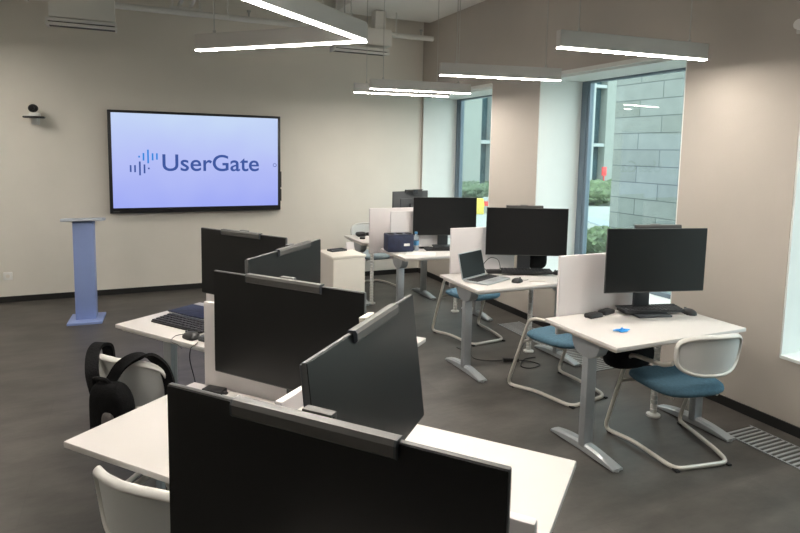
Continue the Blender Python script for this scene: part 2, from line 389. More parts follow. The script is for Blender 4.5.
# ------------------------------------------------------------------ pendant lights
def pendant(p0, p1, label, group, z=2.39, ztop=ZC, cab=True):
    p0, p1 = Vector((*p0, 0)), Vector((*p1, 0)); d = p1 - p0; L = d.length
    t = thing('pendant_light', label, 'pendant light', ((p0.x + p1.x) / 2, (p0.y + p1.y) / 2, z), math.atan2(d.y, d.x), group)
    MB().bx(-L / 2, L / 2, -.024, .024, .008, .105, .003).build('housing', 'lampbody', t, smooth=False)
    df = MB().bx(-L / 2 + .002, L / 2 - .002, -.0215, .0215, .002, .010).build('diffuser', 'lampside', t, smooth=False)
    MB().bx(-L / 2 + .003, L / 2 - .003, -.021, .021, 0, .0018).build('diffuser_face', 'lamp', df, smooth=False)
    for x in (-L / 2 + .14, L / 2 - .14):
        MB().cyl((x, 0, .1), (x, 0, ztop - z), .0035, seg=8).cyl((x, 0, .1), (x, 0, .125), .010, seg=10).build('suspension_cable', 'wire', t)
    return t
ZS = 3.44
g1 = 'pendant lights over the window row'
pendant((2.356, 2.952), (3.474, 2.844), 'linear pendant light nearest the camera above the front desk of the window row', g1, 2.35, ZS)
pendant((2.375, 4.482), (3.428, 4.248), 'linear pendant light between the two windows, second in the window row', g1, 2.35, ZS)
pendant((2.287, 5.844), (3.397, 5.704), 'nearer and higher of the two parallel pendants in front of the far window', g1, 2.35, ZS)
pendant((2.277, 6.297), (3.376, 6.159), 'farthest pendant light, just behind its parallel twin by the corner', g1, 2.35, ZS)
g2 = 'zigzag pendant lights over the desk cluster'
cor = Vector((1.283, 3.352, 0))
def PV(v): return (v.x, v.y)
ea = Vector((.430, 4.228, 0)); zz = 2.35
da = (ea - cor).normalized()
pendant(PV(ea), PV(cor + da * .0), 'pendant bar of the zigzag running towards the wall display', g2, zz)
eb = cor - B_ * 1.26; db = (eb - cor).normalized()
pendant(PV(cor + db * .035), PV(eb), 'pendant bar of the zigzag coming towards the camera at the top edge', g2, zz)
ec = eb + A_ * 1.26; pendant(PV(eb + A_ * .035), PV(ec), 'pendant bar of the zigzag above the near desks, third along', g2, zz)
ed = ec - B_ * 1.26; pendant(PV(ec - B_ * .035), PV(ed), 'pendant bar of the zigzag above the camera, fourth along', g2, zz)
g3 = 'added fill pendants of the left side'  # bars added out of view to brighten the left of the back wall
pendant((-1.62, 6.75), (-1.62, 5.5), 'added fill pendant out of view over the left side of the room, next to the back wall', g3, 2.8)
pendant((-2.5, 6.75), (-2.5, 5.5), 'added fill pendant out of view by the left wall, next to the back wall', g3, 2.8)
pendant((-1.55, 4.6), (-1.55, 3.35), 'added fill pendant out of view over the left side, beside the angled cluster', g3, zz)
pendant((-2.4, 2.4), (-2.4, 1.15), 'added fill pendant out of view over the near left side of the room', g3, zz)
pendant((2.36, 1.45), (3.48, 1.36), 'linear pendant light by the near right window', g1, 2.35)

# ------------------------------------------------------------------ desks
def T_leg(mbn, x): pass
def make_desk(name, label, group, w=1.0, d=.6, px0=-.45, px1=.20, spine=True, py=None, ptop=1.095, rleg=0.0, pbot=None):
    t = thing(name, label, 'desk', (0, 0, 0), 0, group); hw, hd = w / 2, d / 2
    MB().bx(-hw, hw, -hd, hd, .697, .7193, .004).build('tabletop', 'desk', t)
    MB().bx(-hw + .02, hw - .02, -hd + .03, hd - .03, .680, .697).build('under_panel', 'deskedge', t)
    for sx in (-1, 1):
        x = sx * (hw - .09) + (rleg if sx > 0 else 0)
        lg = MB().prism([(-.034, -.028), (.034, -.028), (.034, .018), (.024, .028), (-.024, .028), (-.034, .018)], 'z', .03, .60, Matrix.Translation((x, 0, 0)), .004)
        lg.box((x, .0, .36), (.072, .010, .45), .002)
        leg = lg.build('leg', 'steel', t)
        # curved T foot
        ft = MB(); prof = []
        n = 14
        for k in range(n + 1):
            u = -1 + 2 * k / n; y = u * .265
            top = .020 + .036 * (1 - abs(u) ** 2.2); wd = .030 + .006 * abs(u)
            prof.append((y, top, wd))
        rings = []
        for y, top, wd in prof:
            rings.append([ft.bm.verts.new((x + a, y, z)) for a, z in ((-wd, .006), (-wd, top * .75), (-wd * .6, top), (wd * .6, top), (wd, top * .75), (wd, .006))])
        for a, b in zip(rings, rings[1:]):
            for k in range(6): ft.bm.faces.new((a[k], a[(k + 1) % 6], b[(k + 1) % 6], b[k]))
        ft.bm.faces.new(rings[0]); ft.bm.faces.new(rings[-1][::-1])
        for y in (-.25, .25): ft.cyl((x, y, 0), (x, y, .02), .018, seg=12)
        ft.build('foot', 'steel_lt', leg)
        br = MB().prism([(-.115, .680), (.115, .680), (.112, .64), (.095, .602), (.065, .578), (.03, .566), (-.03, .566), (-.065, .578), (-.095, .602), (-.112, .64)], 'x', x - .036, x + .036, None, .004)
        br.build('bracket', 'steel', leg)
    MB().box((0, .06, .655), (w - .2, .05, .035), .004).build('crossbeam', 'steel', t)
    if px1 > px0:
        y = hd + .008 if py is None else py
        pb = .60 if pbot is None else pbot
        sp = MB().bx(px0, px1, y, y + .022, pb, ptop, .004)
        s = sp.build('privacy_screen', 'screen', t)
        for cx in (px0 + .06, px1 - .10):
            if pbot is None: MB().bx(cx, cx + .04, y - .03, y, .62, .68, .003).build('clamp', 'steel', s)
            else: MB().bx(cx, cx + .04, y + .0222, y + .032, .721, .76, .003).build('clamp', 'steel', s)
    if spine:
        pr = [(0, 0), (.045, 0), (.045, .012), (.022, .022)]
        z = .022
        while z < .66:
            pr += [(.021, z), (.021, z + .024), (.014, z + .027), (.014, z + .032)]; z += .032
        pr += [(.014, .695), (0, .695)]
        MB().lathe(pr, (.34, .19, 0), 16).build('cable_spine', 'white', t)
    return t
gR = 'white desks of the window row'; gI = 'white desks of the angled cluster'
d1 = make_desk('desk', 'white desk nearest the camera in the window row, with a blue cloth on it', gR, px0=-.395, px1=.24, rleg=.085)
d1.location = (2.80, 2.590, 0)
d2 = dup(d1, (2.80, 3.96, 0), 0, 'white desk with an open laptop on it', gR)
d3 = dup(d1, (2.845, 5.335, 0), 0, 'white desk with a dark box and a water bottle on it', gR)
for ch in d3.children:
    if ch.name.startswith('privacy_screen'): ch.location.x += .01
d4 = make_desk('desk', 'farthest white desk, back to back with the desk holding the dark box', gR, px0=-.22, px1=.43)
d4.location = (2.80, 6.345, 0); d4.rotation_euler.z = PI
# the angled cluster: left-hand desks face along B, right-hand desks face along -A
def at(corner, ang, w=1.0, d=.6):
    ca, sa = math.cos(R(ang)), math.sin(R(ang))
    return (corner[0] + ca * w / 2 - sa * d / 2, corner[1] + sa * w / 2 + ca * d / 2, 0)
i1 = make_desk('desk', 'white desk with two chairs before it, its corner pointing left below the black backpack', gI, spine=False, px0=-.45, px1=.24, ptop=1.075)
p1 = at((-.226, 2.230), -50); i1.location = p1; i1.rotation_euler.z = TH
i1['label'] = 'white desk of the cluster between the two pale chairs on the left'
p2 = at((-.093, 3.655), -55); i2 = dup(i1, p2, R(-55), 'white desk of the cluster farthest back, with a keyboard and navy folder', gI)
p0 = W(-.86 + .5, .33 + .3); i0 = make_desk('desk', 'white desk of the cluster under the nearest monitor, only its screen edge showing', gI, spine=False, px0=-.47, px1=.165, ptop=1.10, py=.325, pbot=.721)
i0.location = p0; i0.rotation_euler.z = TH
r1 = make_desk('desk', 'bright white desk of the cluster whose bare corner points at the window row', gI, spine=False, d=.58, px0=-.33, px1=.34, ptop=1.12, py=.275, pbot=.721)
r1.location = W(-.562, 1.447); r1.rotation_euler.z = R(40)
r2_ = dup(r1, W(-1.510, 2.405), R(40), 'white desk of the cluster hidden behind the slanting monitor beside the cabinet', gI)
for ch in r2_.children:
    if ch.name.startswith('privacy_screen'): ch.location.x -= .10; ch.location.y += .03
# small shelf on the end of R1's screen
sh = MB().bx(-.33, -.245, .165, .274, 1.068, 1.080, .003)
o = sh.build('corner_shelf', 'white', r1)

# ------------------------------------------------------------------ monitors
def make_monitor(name, label, group, w=.68, h=.40, zt=1.26, tilt=0.0, base=True, armback=.07, plate=(-.10, .11)):
    """local: screen faces -y, origin on the desk top below the screen centre; zt is the height of the top edge above the floor"""
    t = thing(name, label, 'monitor', (0, 0, .72), 0, group); top = zt - .72
    T = Matrix.Translation((0, 0, top)) @ Matrix.Rotation(-tilt, 4, 'X')
    MB().bx(-w / 2, w / 2, .0, .012, -h, 0, .003, T).build('bezel', 'bezel_lt', t)
    MB().bx(-w / 2 + .002, w / 2 - .002, -.002, .003, -h + .006, -.003, 0, T).build('display_panel', 'lcd', t, smooth=False)
    MB().bx(-w / 2 + .006, w / 2 - .006, .012, .022, -h + .006, -.006, .004, T).bx(-.17, .17, .022, .04, -h * .78, -h * .25, .012, T).build('back_shell', 'mback', t)
    ny = armback + .03
    nk = MB().bx(-.055, .055, ny, ny + .022, .012, top - h * .42, .005).bx(-.04, .04, .03, ny + .01, top - h * .62, top - h * .45, .006)
    nk.build('neck', 'darkgrey', t)
    MB().bx(-.115, .115, plate[0], max(plate[1], ny + .024), 0, .014, .004).build('stand_base', 'darkgrey', t)
    return t
gm1 = 'monitors of the angled cluster'; gm2 = 'monitors of the window row'
def mon(pos, ang, zt, label, group, tilt=0.0, **k):
    m = make_monitor('monitor', label, group, zt=zt, tilt=R(tilt), **k); m.location = (pos[0], pos[1], .72); m.rotation_euler.z = R(ang); return m
mon((.276, .945), -50, 1.262, 'largest and nearest black monitor, cut off by the bottom of the picture', gm1, armback=.05)
mon((.494, 2.082), -52.6, 1.252, 'black monitor in the middle of the cluster, second in front of the white screen', gm1, armback=.05)
mon((.572, 1.442), 45.1, 1.269, 'dark monitor slanting away to the right, tilted back behind the nearest monitor', gm1, tilt=7, armback=.02, plate=(-.10, .07))
mon((.579, 3.470), -55.9, 1.240, 'black monitor of the cluster farthest back, below the wall display', gm1, armback=.05, plate=(-.02, .11))
mon((.699, 2.852), 45.8, 1.240, 'dark grey slanting monitor beside the cream cabinet', gm1, armback=.015, plate=(-.10, .07))
mon((2.964, 2.673), -13.7, 1.276, 'black monitor on the nearest window-row desk, behind the blue cloth', gm2, armback=.10, plate=(-.03, .16))
mon((3.014, 4.071), -24.8, 1.269, 'black monitor on the laptop desk', gm2, armback=.06, plate=(-.02, .12))
mon((3.016, 5.496), -15.6, 1.247, 'black monitor on the desk with the dark box and bottle', gm2, armback=.05, plate=(-.04, .1))
m4 = mon((2.975, 6.28), 195, 1.262, 'small dark grey monitor seen from behind above the farthest white screen', gm2, w=.53, h=.33, armback=.03)
m4.location.z = .72

def light_bar(mpos, ang, zt, x, L, label, tilt=0.0, clip='bar', high=False):
    t = thing('monitor_light_bar', label, 'light bar', (mpos[0], mpos[1], zt), R(ang), 'light bars on monitor tops')
    prof = [(-.008, -.026), (-.014, -.020), (-.015, -.002), (-.010, .0065), (.010, .0065), (.013, .003), (.013, .0015), (-.0035, .0012), (-.0035, -.026)]
    T = Matrix.Rotation(-R(tilt), 4, 'X')
    if high: T = Matrix.Translation((0, .0375, .012))
    MB().prism([(y, z) for y, z in prof], 'x', x - L / 2, x + L / 2, T).build('bar_body', 'bar', t, smooth=False)
    for s in (-1, 1):
        MB().prism([(y * 1.02, z * 1.02) for y, z in prof], 'x', x + s * (L / 2) - .002 + s * .002, x + s * (L / 2) + .002 + s * .002, T).build('end_cap', 'barcap', t, smooth=False)
    MB().bx(x - .03, x + .03, .0135, .034, .0015, .009, .002, T).bx(x - .03, x + .03, .0245, .034, -.05, .004, .002, T).build('clip', clip, t)
    return t
light_bar((.276, .945), -50, 1.262, -.005, .325, 'grey light bar on top of the nearest monitor')
light_bar((.494, 2.082), -52.6, 1.252, 0, .33, 'grey light bar on the middle black monitor of the cluster')
light_bar((.572, 1.442), 45.1, 1.269, .035, .285, 'grey light bar on the slanting tilted-back monitor', 7, clip='cab')
light_bar((.579, 3.470), -55.9, 1.240, .0, .30, 'grey light bar on the monitor below the wall display')
light_bar((.699, 2.852), 45.8, 1.240, .055, .30, 'grey light bar on the slanting monitor beside the cabinet')
light_bar((2.964, 2.673), -13.7, 1.276, .015, .31, 'light bar on the monitor behind the blue cloth', high=True)
light_bar((3.014, 4.071), -24.8, 1.269, -.02, .30, 'light bar on the monitor of the laptop desk', high=True)
light_bar((2.975, 6.28), 195, 1.262, -.03, .25, 'dark light bar on the monitor seen from behind', clip='barcap', high=True)

# ------------------------------------------------------------------ keyboards, mice, small desk items
def make_keyboard(label, pos, ang, z=.72, w=.42, d=.135):
    t = thing('keyboard', label, 'keyboard', (pos[0], pos[1], z), R(ang), 'black keyboards')
    MB().prism([(-d / 2, 0), (d / 2, 0), (d / 2, .020), (-d / 2, .010)], 'x', -w / 2, w / 2, None, .002).build('case', 'blackp', t)
    k = MB(); rows = 5; n = 15
    for r in range(rows):
        for c in range(n):
            if r == 0 and 4 <= c <= 8:
                if c == 4: k.box((-w / 2 + .014 + 6 * .0268 + .003, -d / 2 + .016, .0135), (.0268 * 5 - .005, .018, .006), .001)
                continue
            k.box((-w / 2 + .014 + c * .0280, -d / 2 + .016 + r * .0255, .0135 + r * .0019), (.023, .020, .006), 0)
    k.build('keys', 'key', t, smooth=False); return t
make_keyboard('black keyboard under the monitor behind the blue cloth', (3.00, 2.735), -13.7, .7362, .40, .104)
make_keyboard('black keyboard under the monitor of the laptop desk', (2.985, 4.02), -24.8, .7345, .41, .10)
make_keyboard('black keyboard under the monitor beside the water bottle', (2.93, 5.34), -15, .72, .40, .12)
make_keyboard('black keyboard lying on the cluster desk in front of a navy folder', (.27, 3.505), -55, .72, .40, .15)
def make_mouse(label, pos, ang, z=.72, cable=None):
    t = thing('computer_mouse', label, 'mouse', (pos[0], pos[1], z), R(ang), 'black mice')
    def f(u, v):
        a = (u - .5) * 2; b = v * PI
        L = .056; wd = .033 * (1 - .25 * a) * math.sqrt(max(0, 1 - abs(a) ** 3)); hgt = .036 * (1 - .35 * (a + .2) ** 2) * math.sqrt(max(0, 1 - abs(a) ** 4))
        return (math.cos(b) * wd, a * L, max(0, math.sin(b)) ** .7 * hgt)
    m = MB().grid(f, 14, 12); b = [v for v in m.bm.verts]
    bmesh.ops.remove_doubles(m.bm, verts=m.bm.verts, dist=.0004); bmesh.ops.holes_fill(m.bm, edges=m.bm.edges)
    m.build('shell', 'blackp', t, ang=60)
    MB().cyl((-.004, .03, .029), (.004, .03, .029), .007, seg=12).build('wheel', 'darkgrey', t)
    if cable: MB().tube(smoothpath(cable), .0018, 6).build('cable', 'blackp', t)
    return t
make_mouse('black mouse right of the keyboard behind the blue cloth', (3.24, 2.645), -10, cable=[(0, .05, .012), (.01, .1, .003), (-.03, .16, .003)])
make_mouse('black mouse beside the open laptop', (2.745, 3.80), -70, cable=[(0, .05, .012), (.004, .09, .003), (.01, .13, .003)])
make_mouse('black mouse at the right edge of the laptop desk', (3.245, 3.93), 20)
make_mouse('black mouse on the farthest desk of the window row', (2.56, 6.56), 60)
make_mouse('black mouse beside the keyboard and navy folder, its cable over the desk edge', (.275, 3.245), 35, cable=[(0, .05, .012), (-.03, .085, .003), (-.10, .03, .003), (-.115, -.04, .0025), (-.14, -.10, .002)])
o = MB().tube(smoothpath([(.30, 3.145, .7228), (.285, 3.11, .7228), (.262, 3.085, .716), (.255, 3.075, .66), (.275, 3.07, .56), (.285, 3.085, .50)]), .0025, 6).build('cable', 'blackp')
tag(o, 'black cable hanging over the front edge of the farthest cluster desk', 'cable')
# navy folder and dark dock on the far cluster desk
t = thing('document_folder', 'navy folder lying behind the keyboard on the cluster desk', 'folder', (.366, 3.683, .72), R(-55), None)
MB().bx(-.17, .17, -.095, .095, 0, .004, .001).bx(-.17, .17, -.095, .095, .018, .022, .001).bx(-.17, .17, .091, .095, 0, .022).build('cover', 'navy', t)
MB().bx(-.163, .163, -.09, .09, .004, .018).build('papers', 'white', t)
o = MB().bx(-.05, .05, -.035, .035, 0, .028, .006).bx(-.03, .03, -.037, -.034, .008, .018).build('docking_hub', 'darkgrey', loc=(.362, 3.160, .72), rz=R(-50)); tag(o, 'dark hub box beside the mouse on the far cluster desk', 'hub')
# between the nearest monitor and the white screen
t = thing('smartphone', 'silver-edged phone lying on the desk behind the nearest monitor', 'phone', (.358, 2.362, .72), R(-52))
MB().bx(-.075, .075, -.036, .036, 0, .007, .003).build('body', 'steel_lt', t); MB().bx(-.07, .07, -.032, .032, .007, .0082).build('glass_face', 'white', t)
o = MB().bx(-.045, .045, -.026, .026, 0, .025, .005).cyl((.045, 0, .012), (.062, 0, .012), .007, seg=10).build('power_adapter', 'blackp', loc=(.296, 2.450, .72), rz=R(-45)); tag(o, 'black adapter on the desk behind the nearest monitor', 'adapter')
# window row, front desk
for (x, y, a, l) in ((2.60, 2.80, 8, 'left one of the two black adapters by the privacy screen of the front desk'), (2.735, 2.835, 15, 'right one of the two black adapters by the privacy screen of the front desk')):
    o = MB().bx(-.055, .055, -.03, .03, 0, .022, .005).bx(-.05, .05, -.025, .025, .022, .025, .002).cyl((-.055, 0, .01), (-.072, 0, .01), .006, seg=10).build('power_adapter', 'blackp', loc=(x, y, .72), rz=R(a)); tag(o, l, 'adapter', 'black adapters on the front desk')
rnd = random.Random(3)
cl = MB()
def clf(u, v):
    a = 2 * PI * u; r = .55 * v * (.062 + .016 * math.sin(3 * a + .5) + .010 * math.sin(5 * a))
    return (math.cos(a) * r * 1.25, math.sin(a) * r * .75, .003 + .010 * (1 - v * v) * (.6 + .4 * math.sin(4 * a + 6 * v)))
cl.grid(clf, 36, 8); bmesh.ops.remove_doubles(cl.bm, verts=cl.bm.verts, dist=.0003); bmesh.ops.solidify(cl.bm, geom=cl.bm.faces[:], thickness=.002)
o = cl.build('cleaning_cloth', 'bluecloth', loc=(2.548, 2.51, .72), rz=R(-10), ang=60); tag(o, 'small crumpled bright blue cloth on the front desk', 'cloth')
# laptop desk
t = thing('laptop', 'open silver laptop with a dark screen beside the mouse', 'laptop', (2.50, 4.035, .72), R(25))
MB().bx(-.165, .165, -.225, 0, 0, .014, .005).build('base', 'steel_lt', t)
k = MB()
for r in range(5):
    for c in range(14): k.box((-.148 + c * .0228, -.035 - r * .021, .0150), (.019, .017, .003))
k.build('keys', 'key', t, smooth=False)
MB().bx(-.05, .05, -.205, -.145, .0138, .0150).build('touchpad', 'steel', t)
T = Matrix.Translation((0, .004, .012)) @ Matrix.Rotation(R(-14), 4, 'X')
lid = MB().bx(-.165, .165, 0, .008, 0, .205, .004, T).build('lid', 'steel_lt', t); MB().bx(-.158, .158, -.0015, .001, .008, .199, 0, T).build('laptop_screen', 'lcd_dim', lid, smooth=False)
t = thing('power_adapter', 'black adapter with a looped cable behind the open laptop', 'adapter', (2.76, 4.16, .72), R(-15))
MB().bx(-.06, .06, -.03, .03, 0, .03, .006).build('body', 'blackp', t)
MB().tube(smoothpath([(-.06, 0, .015), (-.09, .01, .06), (-.065, .01, .105), (-.02, .012, .13), (.035, .012, .11), (.055, .01, .06), (.052, 0, .032)]), .0028, 6).build('cable_loop', 'blackp', t)
o = MB().cyl((-.07, 0, .004), (.06, 0, .004), .004, seg=8).cyl((.06, 0, .004), (.075, 0, .004), .004, .001, 8).build('pencil', 'deskedge', loc=(2.91, 3.765, .72), rz=R(-12)); tag(o, 'thin pale pencil right of the mouse on the laptop desk', 'pencil')
t = thing('handbag', 'black handbag standing on the laptop desk behind the monitor', 'bag', (3.20, 4.165, .729), R(-12))
MB().blob((0, 0, .085), (.085, .05, .085), 3, .05, .6, sd=4).build('bag_body', 'blackfab', t)
MB().tube(smoothpath([(-.05, -.02, .15), (-.045, -.02, .20), (0, -.02, .225), (.045, -.02, .20), (.05, -.02, .15)]), .006, 8).build('bag_handle', 'blackfab', t)
# desk with the dark box
t = thing('storage_box', 'dark navy box with a crumpled top left of the water bottle', 'box', (2.46, 5.44, .72), R(-8))
MB().bx(-.135, .135, -.09, .09, 0, .175, .012).build('box_body', 'navy', t)
def topf(u, v): return (-.13 + .26 * u, -.088 + .176 * v, .172 + .008 * abs(math.sin(u * 9)) * math.sin(PI * v))
MB().grid(topf, 20, 6).build('box_lining', 'blackfab', t)
MB().bx(.03, .09, -.0915, -.089, .06, .085).build('box_sticker', 'white', t)
t = thing('water_bottle', 'clear water bottle with a blue cap beside the dark box', 'bottle', (2.635, 5.40, .72))
MB().lathe([(0, 0), (.028, 0), (.031, .006), (.030, .04), (.031, .06), (.029, .08), (.031, .1), (.030, .125), (.022, .15), (.013, .165), (.013, .18), (0, .18)]).build('bottle_body', 'bottle', t)
MB().lathe([(.0135, .170), (.0155, .170), (.0155, .19), (0, .191)]).build('cap', 'bottle_cap', t)
MB().lathe([(.0312, .055), (.0318, .056), (.0318, .10), (.0312, .101)]).build('bottle_label', 'bottle_cap', t)
o = MB().bx(-.06, .06, -.018, .018, 0, .016, .004).build('stapler', 'blackp', loc=(2.78, 5.50, .72), rz=R(-5)); tag(o, 'small black stapler right of the water bottle', 'stapler')
o = MB().bx(-.10, .10, -.145, .145, 0, .0015).build('paper_sheet', 'white', loc=(2.60, 5.21, .72), rz=R(60)); tag(o, 'sheet of white paper in front of the water bottle', 'paper')
# farthest desk
o = MB().bx(-.09, .09, -.03, .03, 0, .018, .005).build('remote_control', 'blackp', loc=(2.42, 6.36, .72), rz=R(70)); tag(o, 'black remote control on the farthest desk, by the white screen', 'remote')
o = MB().blob((0, 0, .03), (.06, .05, .03), 3, .08, .7, sd=2).build('glasses_case', 'blackp', loc=(2.44, 6.47, .72)); tag(o, 'rounded black case on the farthest desk', 'case')

# ------------------------------------------------------------------ chairs
def make_chair(label, group, seatmat='blue'):
    t = thing('office_chair', label, 'chair', (0, 0, 0), 0, group); r = .0125
    half = [(0, -.25, r), (.175, -.25, r), (.200, -.13, r + .010), (.220, .05, r + .016), (.272, .275, r), (.272, .075, .565), (.225, -.165, .575), (.208, -.215, .60)]
    full = [(-x, y, z) for x, y, z in half[:0:-1]] + half[1:]
    pts = fillet(full, .06, 6)
    MB().tube(pts, r, 10).build('sled_frame', 'tube', t)
    for x, y in ((-.17, -.25), (.17, -.25), (-.258, .235), (.258, .235)):
        MB().box((x, y, .006), (.026, .04, .012), .003).build('glide', 'blackp', t)
    # seat cushion
    def seatpt(u, v):
        a = 2 * PI * u; n = 3.2
        cx = math.copysign(abs(math.cos(a)) ** (2 / n), math.cos(a)); sy = math.copysign(abs(math.sin(a)) ** (2 / n), math.sin(a))
        return cx, sy
    m = MB(); prof = [(.0, .385), (.80, .385), (.93, .392), (.99, .405), (1.0, .415), (.985, .428), (.93, .436), (.75, .440), (.4, .434), (0, .431)]
    N = 40; rings = []
    for rr, z in prof:
        if rr == 0: rings.append([m.bm.verts.new((0, 0, z))]); continue
        rg = []
        for k in range(N):
            cx, sy = seatpt(k / N, 0); x, y = cx * .235 * rr * (1 - .08 * (sy * -1 + 1) / 2), sy * .225 * rr
            rg.append(m.bm.verts.new((x, y, z - .018 * max(0, y / .225) ** 3)))
        rings.append(rg)
    for Aa, Bb in zip(rings, rings[1:]):
        for k in range(N):
            k2 = (k + 1) % N
            if len(Aa) == 1: m.bm.faces.new((Aa[0], Bb[k2], Bb[k]))
            elif len(Bb) == 1: m.bm.faces.new((Aa[k], Aa[k2], Bb[0]))
            else: m.bm.faces.new((Aa[k], Aa[k2], Bb[k2], Bb[k]))
    m.build('seat', seatmat, t, ang=60)
    # supports under seat
    MB().tube([(-.272, .145, .372), (.272, .145, .372)], .010, 8).tube([(-.15, .18, .374), (-.15, -.16, .374)], .009, 8).tube([(.15, .18, .374), (.15, -.16, .374)], .009, 8).build('seat_support', 'tube', t)
    # backrest: curved ring and membrane
    def bk(x, z):  # surface depth
        return -.285 + .10 * (abs(x) / .235) ** 2 - .035 * (z - .53) / .235
    ring = []
    for k in range(48):
        a = 2 * PI * k / 48; n = 3.4
        x = math.copysign(abs(math.cos(a)) ** (2 / n), math.cos(a)); zz = math.copysign(abs(math.sin(a)) ** (2 / n), math.sin(a))
        hwid = .212 - .020 * (1 - zz) / 2; X = x * hwid; Z = .655 + zz * .102 + (.012 * (1 - (X / .23) ** 2) if zz > 0 else -.012 * (1 - (X / .23) ** 2))
        ring.append((X, bk(X, Z), Z))
    MB().tube(ring, .012, 10, closed=True, flat=(.009, .015)).build('backrest_frame', 'chairplastic', t, ang=60)
    me = MB()
    def mf(u, v):
        # map square to superellipse
        a = 2 * PI * u; n = 3.4
        x = math.copysign(abs(math.cos(a)) ** (2 / n), math.cos(a)) * v; zz = math.copysign(abs(math.sin(a)) ** (2 / n), math.sin(a)) * v
        X = x * (.210 - .020 * (1 - zz) / 2); Z = .655 + zz * .102
        return (X, bk(X, Z) + .004, Z)
    me.grid(mf, 48, 8); bmesh.ops.remove_doubles(me.bm, verts=me.bm.verts, dist=.0004); bmesh.ops.solidify(me.bm, geom=me.bm.faces[:], thickness=.005)
    me.build('backrest', 'chairmesh', t, ang=60)
    return t
gC = 'sled-base chairs'
c1 = make_chair('chair with a white back and blue seat at the front desk of the window row', gC)
c1.location = (2.905, 2.425, 0); c1.rotation_euler.z = R(-10)
dup(c1, (2.84, 3.35, 0), R(9), 'blue-seated chair tucked in before the laptop desk, partly hidden by the front desk', gC)
dup(c1, (2.91, 4.72, 0), R(5), 'blue-seated chair behind the laptop desk leg, at the desk with the dark box', gC)
cf = make_chair('pale grey-blue chair by the back wall at the farthest desk', gC, 'greyblue'); cf.location = (2.80, 6.98, 0); cf.rotation_euler.z = R(183)
cb = dup(c1, (.155, 3.09, 0), R(-45), 'pale chair with a black backpack hung on its back', gC)
pn = W(-1.385, 1.425); cn = dup(c1, (pn.x, pn.y, 0), TH, 'pale chair nearest the camera, cut off at the bottom left', gC)

# backpack on chair cb
t = thing('backpack', 'black backpack hanging from the back of the pale chair', 'backpack', (.155, 3.09, 0), R(-45))
MB().blob((.036, -.392, .55), (.104, .055, .155), 4, .10, .6, sd=11).build('bag_body', 'blackfab', t, ang=60)
MB().blob((.075, -.44, .545), (.035, .018, .05), 3, .05, .7, sd=5).build('front_pocket', 'greyfab', t, ang=60)
def strap(pts, wd, name='shoulder_strap', m='blackfab'):
    P = smoothpath(pts, 6); b = MB(); rows = []
    for i, p in enumerate(P):
        tn = (P[min(i + 1, len(P) - 1)] - P[max(i - 1, 0)]).normalized(); sd = Vector((1, .25, 0)); sd = (sd - tn * sd.dot(tn)).normalized(); nn = tn.cross(sd)
        rows.append([b.bm.verts.new(p + sd * a * wd / 2 + nn * c * .007) for a, c in ((-1, -1), (1, -1), (1, 1), (-1, 1))])
    for q, r in zip(rows, rows[1:]):
        for k in range(4): b.bm.faces.new((q[k], q[(k + 1) % 4], r[(k + 1) % 4], r[k]))
    b.bm.faces.new(rows[0]); b.bm.faces.new(rows[-1][::-1]); b.build(name, m, t, ang=50)
strap([(-.03, -.40, .63), (-.085, -.375, .715), (-.160, -.30, .775), (-.175, -.25, .800), (-.18, -.20, .775), (-.18, -.19, .70)], .055)
strap([(.01, -.41, .66), (.03, -.375, .71), (.06, -.355, .765), (.10, -.315, .797), (.15, -.275, .795), (.195, -.245, .74), (.222, -.24, .66), (.232, -.25, .58)], .048)
MB().tube(smoothpath([(-.045, -.40, .685), (-.035, -.405, .712), (.03, -.405, .712), (.04, -.40, .685)]), .010, 8).build('grab_handle', 'blackfab', t)

# black bag on the front chair's seat
t = thing('shoulder_bag', 'slumped black bag on the blue chair seat under the front desk', 'bag', (2.73, 2.60, .458), R(-10))
MB().blob((-.03, 0, .080), (.155, .085, .080), 4, .12, .75, sd=21).build('bag_body', 'blackfab', t, ang=60)
MB().tube(smoothpath([(-.12, -.03, .14), (-.10, -.07, .155), (-.02, -.08, .16), (.07, -.07, .15), (.09, -.03, .13)]), .009, 8).build('bag_handle', 'blackfab', t)

# ------------------------------------------------------------------ lectern, cabinet, wall fittings
t = thing('lectern', 'periwinkle blue lectern standing before the back wall', 'lectern', (-.412, 6.53, 0), R(-4))
MB().bx(-.153, .153, -.18, .18, 0, .025, .004).build('base_plate', 'lect', t)
MB().bx(-.090, .090, -.07, .07, .025, .985, .004).build('column', 'lect', t)
MB().bx(-.178, .178, -.15, .15, -.014, .014, .005, Matrix.Translation((0, 0, 1.0)) @ Matrix.Rotation(R(-5.0), 4, 'X')).build('reading_top', 'lect_top', t)

t = thing('cabinet', 'cream cabinet with a flat top beside the slanting monitor', 'cabinet', (1.882, 5.535, 0), R(4))
MB().bx(-.165, .165, -.20, .20, .03, .695, .003).build('carcass', 'cabside', t)
MB().bx(-.175, .175, -.215, .21, .695, .72, .004).build('cabinet_top', 'cab', t)
MB().bx(-.163, .163, -.214, -.20, .045, .69, .002).build('door', 'cab', t)
for x in (-.13, .13):
    for y in (-.16, .16): MB().cyl((x, y, 0), (x, y, .03), .018, seg=12).build('foot', 'blackp', t)
t = thing('paper_tray', 'dark flat tray lying on the cream cabinet', 'tray', (1.87, 5.62, .72), R(14))
MB().bx(-.085, .085, -.05, .05, 0, .004).bx(-.085, -.08, -.05, .05, 0, .018).bx(.08, .085, -.05, .05, 0, .018).bx(-.085, .085, .045, .05, 0, .018).bx(-.085, .085, -.05, -.045, 0, .018).build('tray_body', 'darkgrey', t)
t = thing('table_card', 'small white standing card at the back of the cream cabinet', 'card', (2.02, 5.665, .72), R(14))
